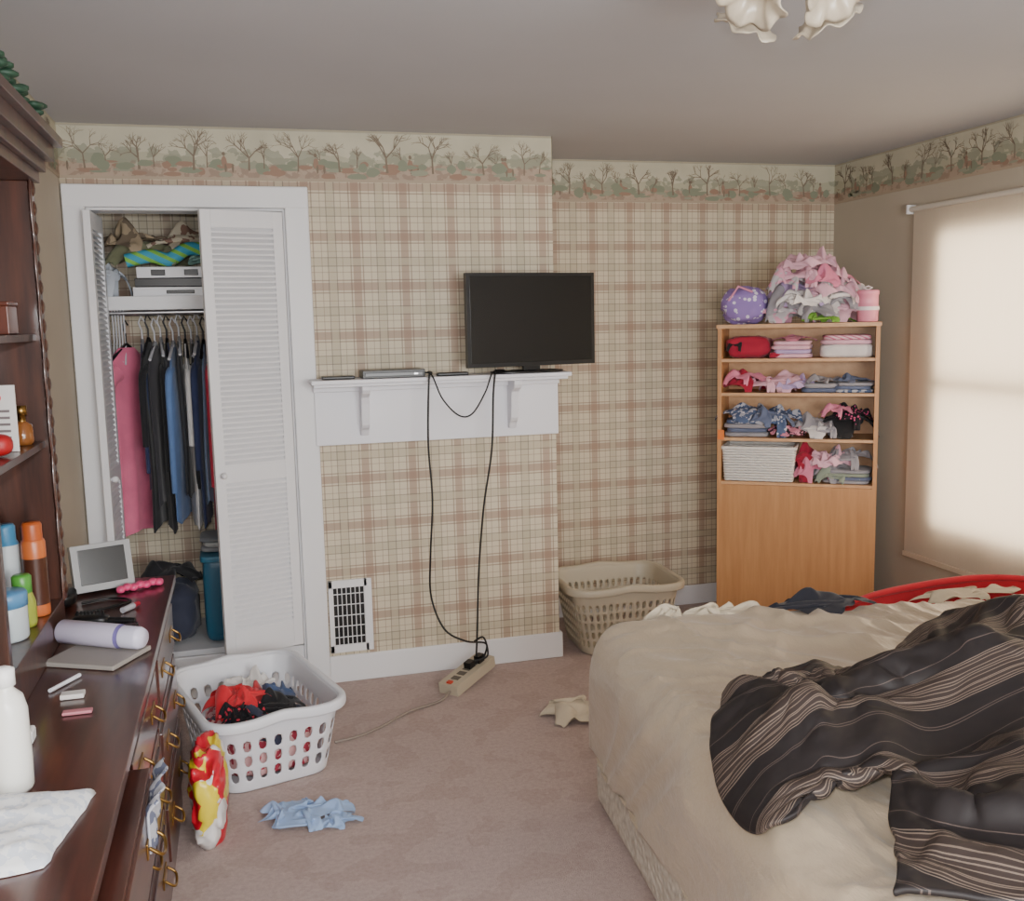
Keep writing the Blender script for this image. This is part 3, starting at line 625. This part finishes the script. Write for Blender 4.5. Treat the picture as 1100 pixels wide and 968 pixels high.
# floor items
b=B(); heap(b,.12,3.17,0,.15,.10,.05,cloth('skyblue',(150,176,214)),4,flat=.6); heap(b,.23,3.10,0,.07,.05,.03,cloth('skyblue',0),1,flat=.6); b.build('blue_cloth')
b=B(); heap(b,1.28,3.70,0,.16,.14,.05,cloth('creamb',0),2,flat=.6); b.build('cream_cloth')
b=B()
q=N('printed_plastic_bag'); v=q.n('ShaderNodeTexVoronoi'); v.inputs['Scale'].default_value=13; q.l(q.co(),v.inputs['Vector']); s=q.xyz(v.outputs['Color'])
q.l(q.ramp(s[0],[(.0,(206,32,52)),(.35,(236,214,60)),(.6,(230,226,224)),(.85,(214,40,60))]),q.b.inputs['Base Color']); q.t.nodes['Color Ramp'].color_ramp.interpolation='CONSTANT'; q.b.inputs['Roughness'].default_value=.3
b.sup((-.175,3.16,.15),(.05,.15,.15),q.m,e=.6,amp=.03,fr=13,seed=3,nu=60,nv=40); b.build('shopping_bag')
# ------------------------------------------------------------------ dresser + hutch
b=B()
b.box(-.655,-.285,.7,3.385,.06,.775,DARKW); b.box(-.655,-.25,.68,3.405,.775,.80,DARKW); b.box(-.65,-.275,.7,3.39,0,.09,DARKW)
for r,(za,zb) in enumerate(((.56,.755),(.34,.545),(.11,.325))):
    for k in range(4):
        ya=.73+k*.663; yb=ya+.64; ox=.045 if (r==0 and k==1) else 0
        b.box(-.286,-.268+ox,ya,yb,za,zb-(.02 if ox else 0),DARKW); b.box(-.27+ox,-.262+ox,ya+.03,yb-.03,za+.03,zb-.03,DARKW)
        for yy in (ya+.16,yb-.16):
            zc=(za+zb)/2; b.box(-.263+ox,-.259+ox,yy-.045,yy+.045,zc-.014,zc+.018,BRASS)
            b.tube(catmull([(-.258+ox,yy-.035,zc+.006),(-.238+ox,yy-.033,zc-.01),(-.234+ox,yy,zc-.02),(-.238+ox,yy+.033,zc-.01),(-.258+ox,yy+.035,zc+.006)],5,False),.004,BRASS,n=6)
b.build('dresser',.004)
b=B(); M=T(-.212,1.98,0)@Matrix.Rotation(pi/2,4,'Z')
b.grid(lambda i,j:(-.13+.2*i/30,.006*math.sin(i*.5)+.02*math.sin(min(1,j/4)*pi/2)-.02,.745-.10*j/16-.012*math.sin(i*.2)*(j/16)),31,17,pat_cloth('drawer_print',(170,172,180),(96,102,124),'n',40),M)
b.build('drawer_clothing',0,.004)
b=B(); HY=2.2
b.box(-.655,-.50,HY,2.85,.801,.90,DARKV); b.box(-.655,-.50,2.825,2.85,.9,2.0,DARKV); b.box(-.655,-.64,HY,2.85,.9,2.0,DARKV); b.box(-.655,-.50,HY,HY+.025,.9,2.0,DARKV)
for z in (1.33,1.61): b.box(-.645,-.51,HY+.02,2.83,z-.018,z,DARKV)
n=60
def sc(i,j):
    z=.9+1.1*i/n; w=.012+.010*abs(math.sin(z*22)); return ((-.50+.006*(j>1)) if j in (0,3) else -.49, 2.85-(w+.03)*(0 if j in(0,1) else 1),z)
b.grid(sc,n+1,4,DARKV)
for k in range(22): b.sup((-.493,2.83,.93+k*.05),(.010,.014,.021),DARKV,e=1,nu=10,nv=7)
for z0c,z1c,o in ((2.0,2.03,.02),(2.03,2.06,.035),(2.06,2.10,.055),(2.10,2.125,.075)): b.box(-.655,-.50+o,HY-o,2.86+o,z0c,z1c,DARKV)
b.build('dresser_hutch',.003)
b=B(); GR=mat('ivy_green',(40,70,52),.55)
for k in range(60):
    y=2.25+rnd.random()*.62; x=-.54+rnd.random()*.08; z=2.14+rnd.random()*.07; b.sup((x,y,z),(.02,.028,.010),GR,e=1,nu=10,nv=6,rot=rnd.random()*3)
b.tube([(-.53,2.2,2.134),(-.53,2.9,2.134)],.008,GR); b.build('garland')
def bottle(name,x,y,z,prof,mats_,M=None):
    b=B(); M=M or T(x,y,z)
    for (a,c,m) in mats_: b.lathe(prof[a:c+1],m,M)
    return b.build(name)
can=lambda r,h:[(0,0),(r*.94,0),(r,.004),(r,h*.12),(r,h*.12+.0005),(r,h*.62),(r,h*.62+.0005),(r,h*.78),(r*.9,h*.81),(r*.82,h*.82),(r*.82,h*.97),(r*.7,h),(0,h)]
bottle('furniture_polish_can',-.532,2.68,.901,can(.029,.24),[(0,4,mat('polish_orange',(190,100,50),.35)),(4,6,mat('polish_brown',(70,38,26),.35)),(6,8,mat('polish_orange',0)),(8,12,mat('polish_orange2',(176,84,36),.4))])
bottle('spray_can',-.60,2.70,.901,can(.032,.235),[(0,4,mat('can_blue',(70,130,168),.3)),(4,7,mat('can_white',(196,204,206),.3)),(7,12,mat('can_blue',0))])
bottle('green_cap_bottle',-.545,2.58,.901,[(0,0),(.026,0),(.029,.01),(.029,.06),(.022,.085),(.0225,.0855),(.0225,.125),(.018,.13),(0,.13)],[(0,4,mat('yellow_green',(150,160,60),.3)),(4,8,mat('cap_green',(80,150,60),.35))])
bottle('cream_jar',-.562,2.48,.901,[(0,0),(.042,0),(.046,.006),(.046,.075),(.044,.08),(.048,.0805),(.048,.11),(.044,.115),(0,.116)],[(0,4,mat('jar_pale',(190,200,204),.3)),(4,8,mat('jar_lid_blue',(86,140,184),.35))])
bottle('nail_polish',-.60,2.60,.901,[(0,0),(.018,0),(.02,.01),(.02,.05),(.01,.06),(.01,.1),(0,.1)],[(0,6,mat('pink_polish',(214,80,140),.25))])
bottle('lotion_bottle',-.435,1.86,.801,[(0,0),(.030,0),(.034,.008),(.035,.06),(.034,.15),(.028,.175),(.014,.19),(.014,.195),(.018,.196),(.018,.225),(.008,.23),(0,.23)],[(0,7,mat('lotion_white',(232,232,226),.3)),(7,11,mat('lotion_white2',(240,240,238),.35))])
Mh=T(-.485,2.70,.845)@Matrix.Rotation(math.atan2(-.14,.22),4,'Z')@Matrix.Rotation(pi/2,4,'Y')
bottle('hairspray_can',0,0,0,[(0,0),(.028,0),(.031,.004),(.031,.18),(.028,.19),(.0285,.191),(.0285,.235),(.024,.247),(0,.248)],[(0,3,mat('lilac_can',(206,200,222),.3)),(3,5,mat('lilac_mid',(120,110,170),.3)),(5,8,mat('lilac_cap',(210,208,228),.35))],Mh)
b=B(); M=T(-.378,2.60,.801)@RZ(-28); b.box(-.10,.10,-.10,.06,0,.012,mat('grey_folder',(150,144,138),.5),M); b.build('magazine',.003)
b=B(); M=T(-.44,2.87,.802)@RZ(-12); b.sup((0,0,.018),(.05,.026,.017),BLACK,e=.7,M=M); b.tube([(.04,0,.014),(.12,0,.012)],[.012,.009],BLACK,M)
for k in range(8): b.tube([(-.035+.01*k,0,.03),(-.035+.01*k,0,.045)],.003,BLACK,M,n=5)
b.build('hair_brush')
b=B(); b.tube([(-.46,2.36,.806),(-.41,2.45,.806)],.005,WPLAS); b.build('comb')
b=B(); b.box(-.47,-.44,2.06,2.10,.801,.83,mat('bottle_cap_white',(226,226,226),.4)); b.build('pill_box',.006)
b=B(); b.sup((-.34,2.82,.808),(.028,.028,.007),mat('compact_dark',(40,30,34),.2),e=.3,e2=1); b.build('makeup_compact')
b=B(); M=T(-.37,2.98,.801)@RZ(60); b.tube([(0,0,.009),(.05,0,.009)],.009,mat('lip_silver',(170,170,176),.3),M); b.tube([(.05,0,.009),(.075,0,.009)],.0075,mat('lip_red',(150,30,50),.3),M); b.build('lipstick')
b=B(); b.tube(catmull([(-.50,3.0,.805),(-.42,3.04,.805),(-.36,3.10,.805),(-.42,3.15,.805),(-.50,3.12,.805)],8,False),.004,BLACK); b.build('charger_cord')
b=B(); M=T(-.45,3.25,.801)@RZ(22)@Matrix.Rotation(-.22,4,'X')
SL=mat('silver_plastic',(150,150,150),.35); b.box(-.09,.09,-.015,.02,.008,.155,SL,M); b.box(-.07,.07,-.017,-.014,.03,.14,mat('dim_screen',(46,46,46),.2),M); b.box(-.075,.075,.0,.07,.015,.03,SL,M)
b.build('clock_radio',.008,seg=3)
b=B(); b.sup((-.57,3.12,.825),(.06,.06,.024),BLACK,e=.6,amp=.01); b.build('black_pouch')
b=B(); b.box(-.43,-.38,2.30,2.33,.801,.812,mat('eraser_white',(214,210,206),.5)); b.box(-.41,-.35,2.20,2.22,.801,.808,mat('nail_file',(190,120,130),.5)); b.build('nail_file',.002)
b=B()
for k in range(7): b.sup((-.40+.018*k,3.22+.01*k,.812+.004*(k%2)),(.014,.02,.011),mat('pink_clip',(224,74,124),.35),e=.8,nu=12,nv=8)
b.build('pink_hair_clip')
b=B(); q=pat_cloth('lace_white',(224,226,228),(200,206,216),'n',60)
bd=[]
cs=[(-.648,1.84),(-.64,1.50),(-.335,1.56),(-.29,1.80)]
for k in range(4):
    a,c=Vector(cs[k]),Vector(cs[(k+1)%4])
    for t in range(12): p=a.lerp(c,t/12); bd.append((p.x+.006*nz(k*3,t*.5),p.y+.008*nz(t*.5,k*5)))
blob(b,bd,lambda x,y:.801,.022,q,4,22,.010,.016,11,1,2,cen=(-.47,1.68)); b.build('lace_doily')
b=B(); M=T(-.570,2.60,1.331)@RZ(-12); b.box(-.045,.045,0,.004,0,.16,mat('card_white',(226,222,218),.5),M); b.sup((0,-.002,.13),(.014,.002,.012),mat('card_red',(200,40,40),.5),e=1,M=M,nu=12,nv=8)
for k in range(5): b.box(-.03,.03,-.001,0,.095-k*.016,.101-k*.016,mat('card_text',(120,110,110),.5),M)
b.build('greeting_card')
b=B(); b.sup((-.555,2.50,1.358),(.035,.03,.026),mat('red_velvet',(170,24,30),.5),e=.8); b.sup((-.61,2.5,1.352),(.02,.025,.02),BLACK,e=.8); b.build('jewelry_pouch')
bottle('perfume_bottle',-.545,2.74,1.331,[(0,0),(.022,0),(.026,.01),(.024,.05),(.010,.06),(.010,.075),(.014,.076),(.014,.1),(0,.1)],[(0,4,mat('amber_glass',(130,80,40),.15)),(4,8,BRASS)])
b=B(); b.box(-.60,-.53,2.62,2.72,1.611,1.68,mat('jewel_box',(96,52,40),.3)); b.box(-.603,-.527,2.617,2.723,1.68,1.69,mat('jewel_box',0)); b.build('jewelry_box',.003)
# ------------------------------------------------------------------ ceiling light
b=B(); GLASS=mat('frosted_petal_glass',(190,178,158),.3,coat=.3)
cx,cy=1.215,2.04
b.lathe([(0,.0),(.07,0),(.075,-.012),(.05,-.03),(.03,-.045),(.018,-.07),(0,-.075)],BRASS,T(cx,cy,H-.001))
for ang in (118,28,-62,-152):
    a=math.radians(ang-8); dx,dy=math.cos(a),math.sin(a)
    b.tube(catmull([(cx,cy,H-.05),(cx+dx*.05,cy+dy*.05,H-.07),(cx+dx*.09,cy+dy*.09,H-.10)],5,False),.007,BRASS)
    M=T(cx+dx*.09,cy+dy*.09,H-.10)@Matrix.Rotation(a,4,'Z')@Matrix.Rotation(math.radians(-32),4,'Y')@Matrix.Scale(.86,4)
    prof=[(.016,.01),(.026,0),(.034,-.015),(.038,-.035),(.045,-.055),(.058,-.072),(.076,-.083),(.088,-.086)]
    b.lathe(prof,GLASS,M,n=60,ruf=lambda t,k:(.008*k*k*math.sin(t*6),-.009*k*k*math.cos(t*6)+.003*k*math.sin(t*12)))
    b.lathe([(0,.012),(.02,.01),(.022,-.01),(.014,-.02)],BRASS,M); b.sup((0,0,-.04),(.018,.018,.026),mat('bulb_white',(240,232,214),.3),e=1,M=M,nu=16,nv=10)
ob=b.build('ceiling_light',0,.003)
# ------------------------------------------------------------------ lights / world / camera
w=bpy.data.worlds.new('w'); bpy.context.scene.world=w; w.use_nodes=True
w.node_tree.nodes['Background'].inputs[0].default_value=(1,.89,.75,1); w.node_tree.nodes['Background'].inputs[1].default_value=7.0
def area(name,loc,rot,sx,sy,p,col):
    l=bpy.data.lights.new(name,'AREA'); l.shape='RECTANGLE'; l.size=sx; l.size_y=sy; l.energy=p; l.color=col
    o=bpy.data.objects.new(name,l); o.location=loc; o.rotation_euler=rot; bpy.context.collection.objects.link(o)
area('added_room_fill',(1.3,YF+.02,1.45),(pi/2,0,0),1.8,1.2,92,(.90,.95,1))  # added area light behind the camera, soft fill for the whole room
l=bpy.data.lights.new('camera_flash','POINT'); l.energy=122; l.shadow_soft_size=.04; l.color=(.98,.98,1)
o=bpy.data.objects.new('camera_flash',l); o.location=(-.03,-.02,1.74); bpy.context.collection.objects.link(o)
y,p,r=.2655,.1308,.0225
F=Vector((math.sin(y)*math.cos(p),math.cos(y)*math.cos(p),-math.sin(p))); R0=Vector((math.cos(y),-math.sin(y),0)); U0=R0.cross(F)
R=R0*math.cos(r)-U0*math.sin(r); U=R0*math.sin(r)+U0*math.cos(r)
cam=bpy.data.cameras.new('camera'); cam.sensor_width=36; cam.lens=1060/1100*36; cam.clip_start=.02
co=bpy.data.objects.new('camera',cam); mw=Matrix((( R.x,U.x,-F.x,0),(R.y,U.y,-F.y,0),(R.z,U.z,-F.z,1.617),(0,0,0,1))); co.matrix_world=mw
bpy.context.collection.objects.link(co); bpy.context.scene.camera=co
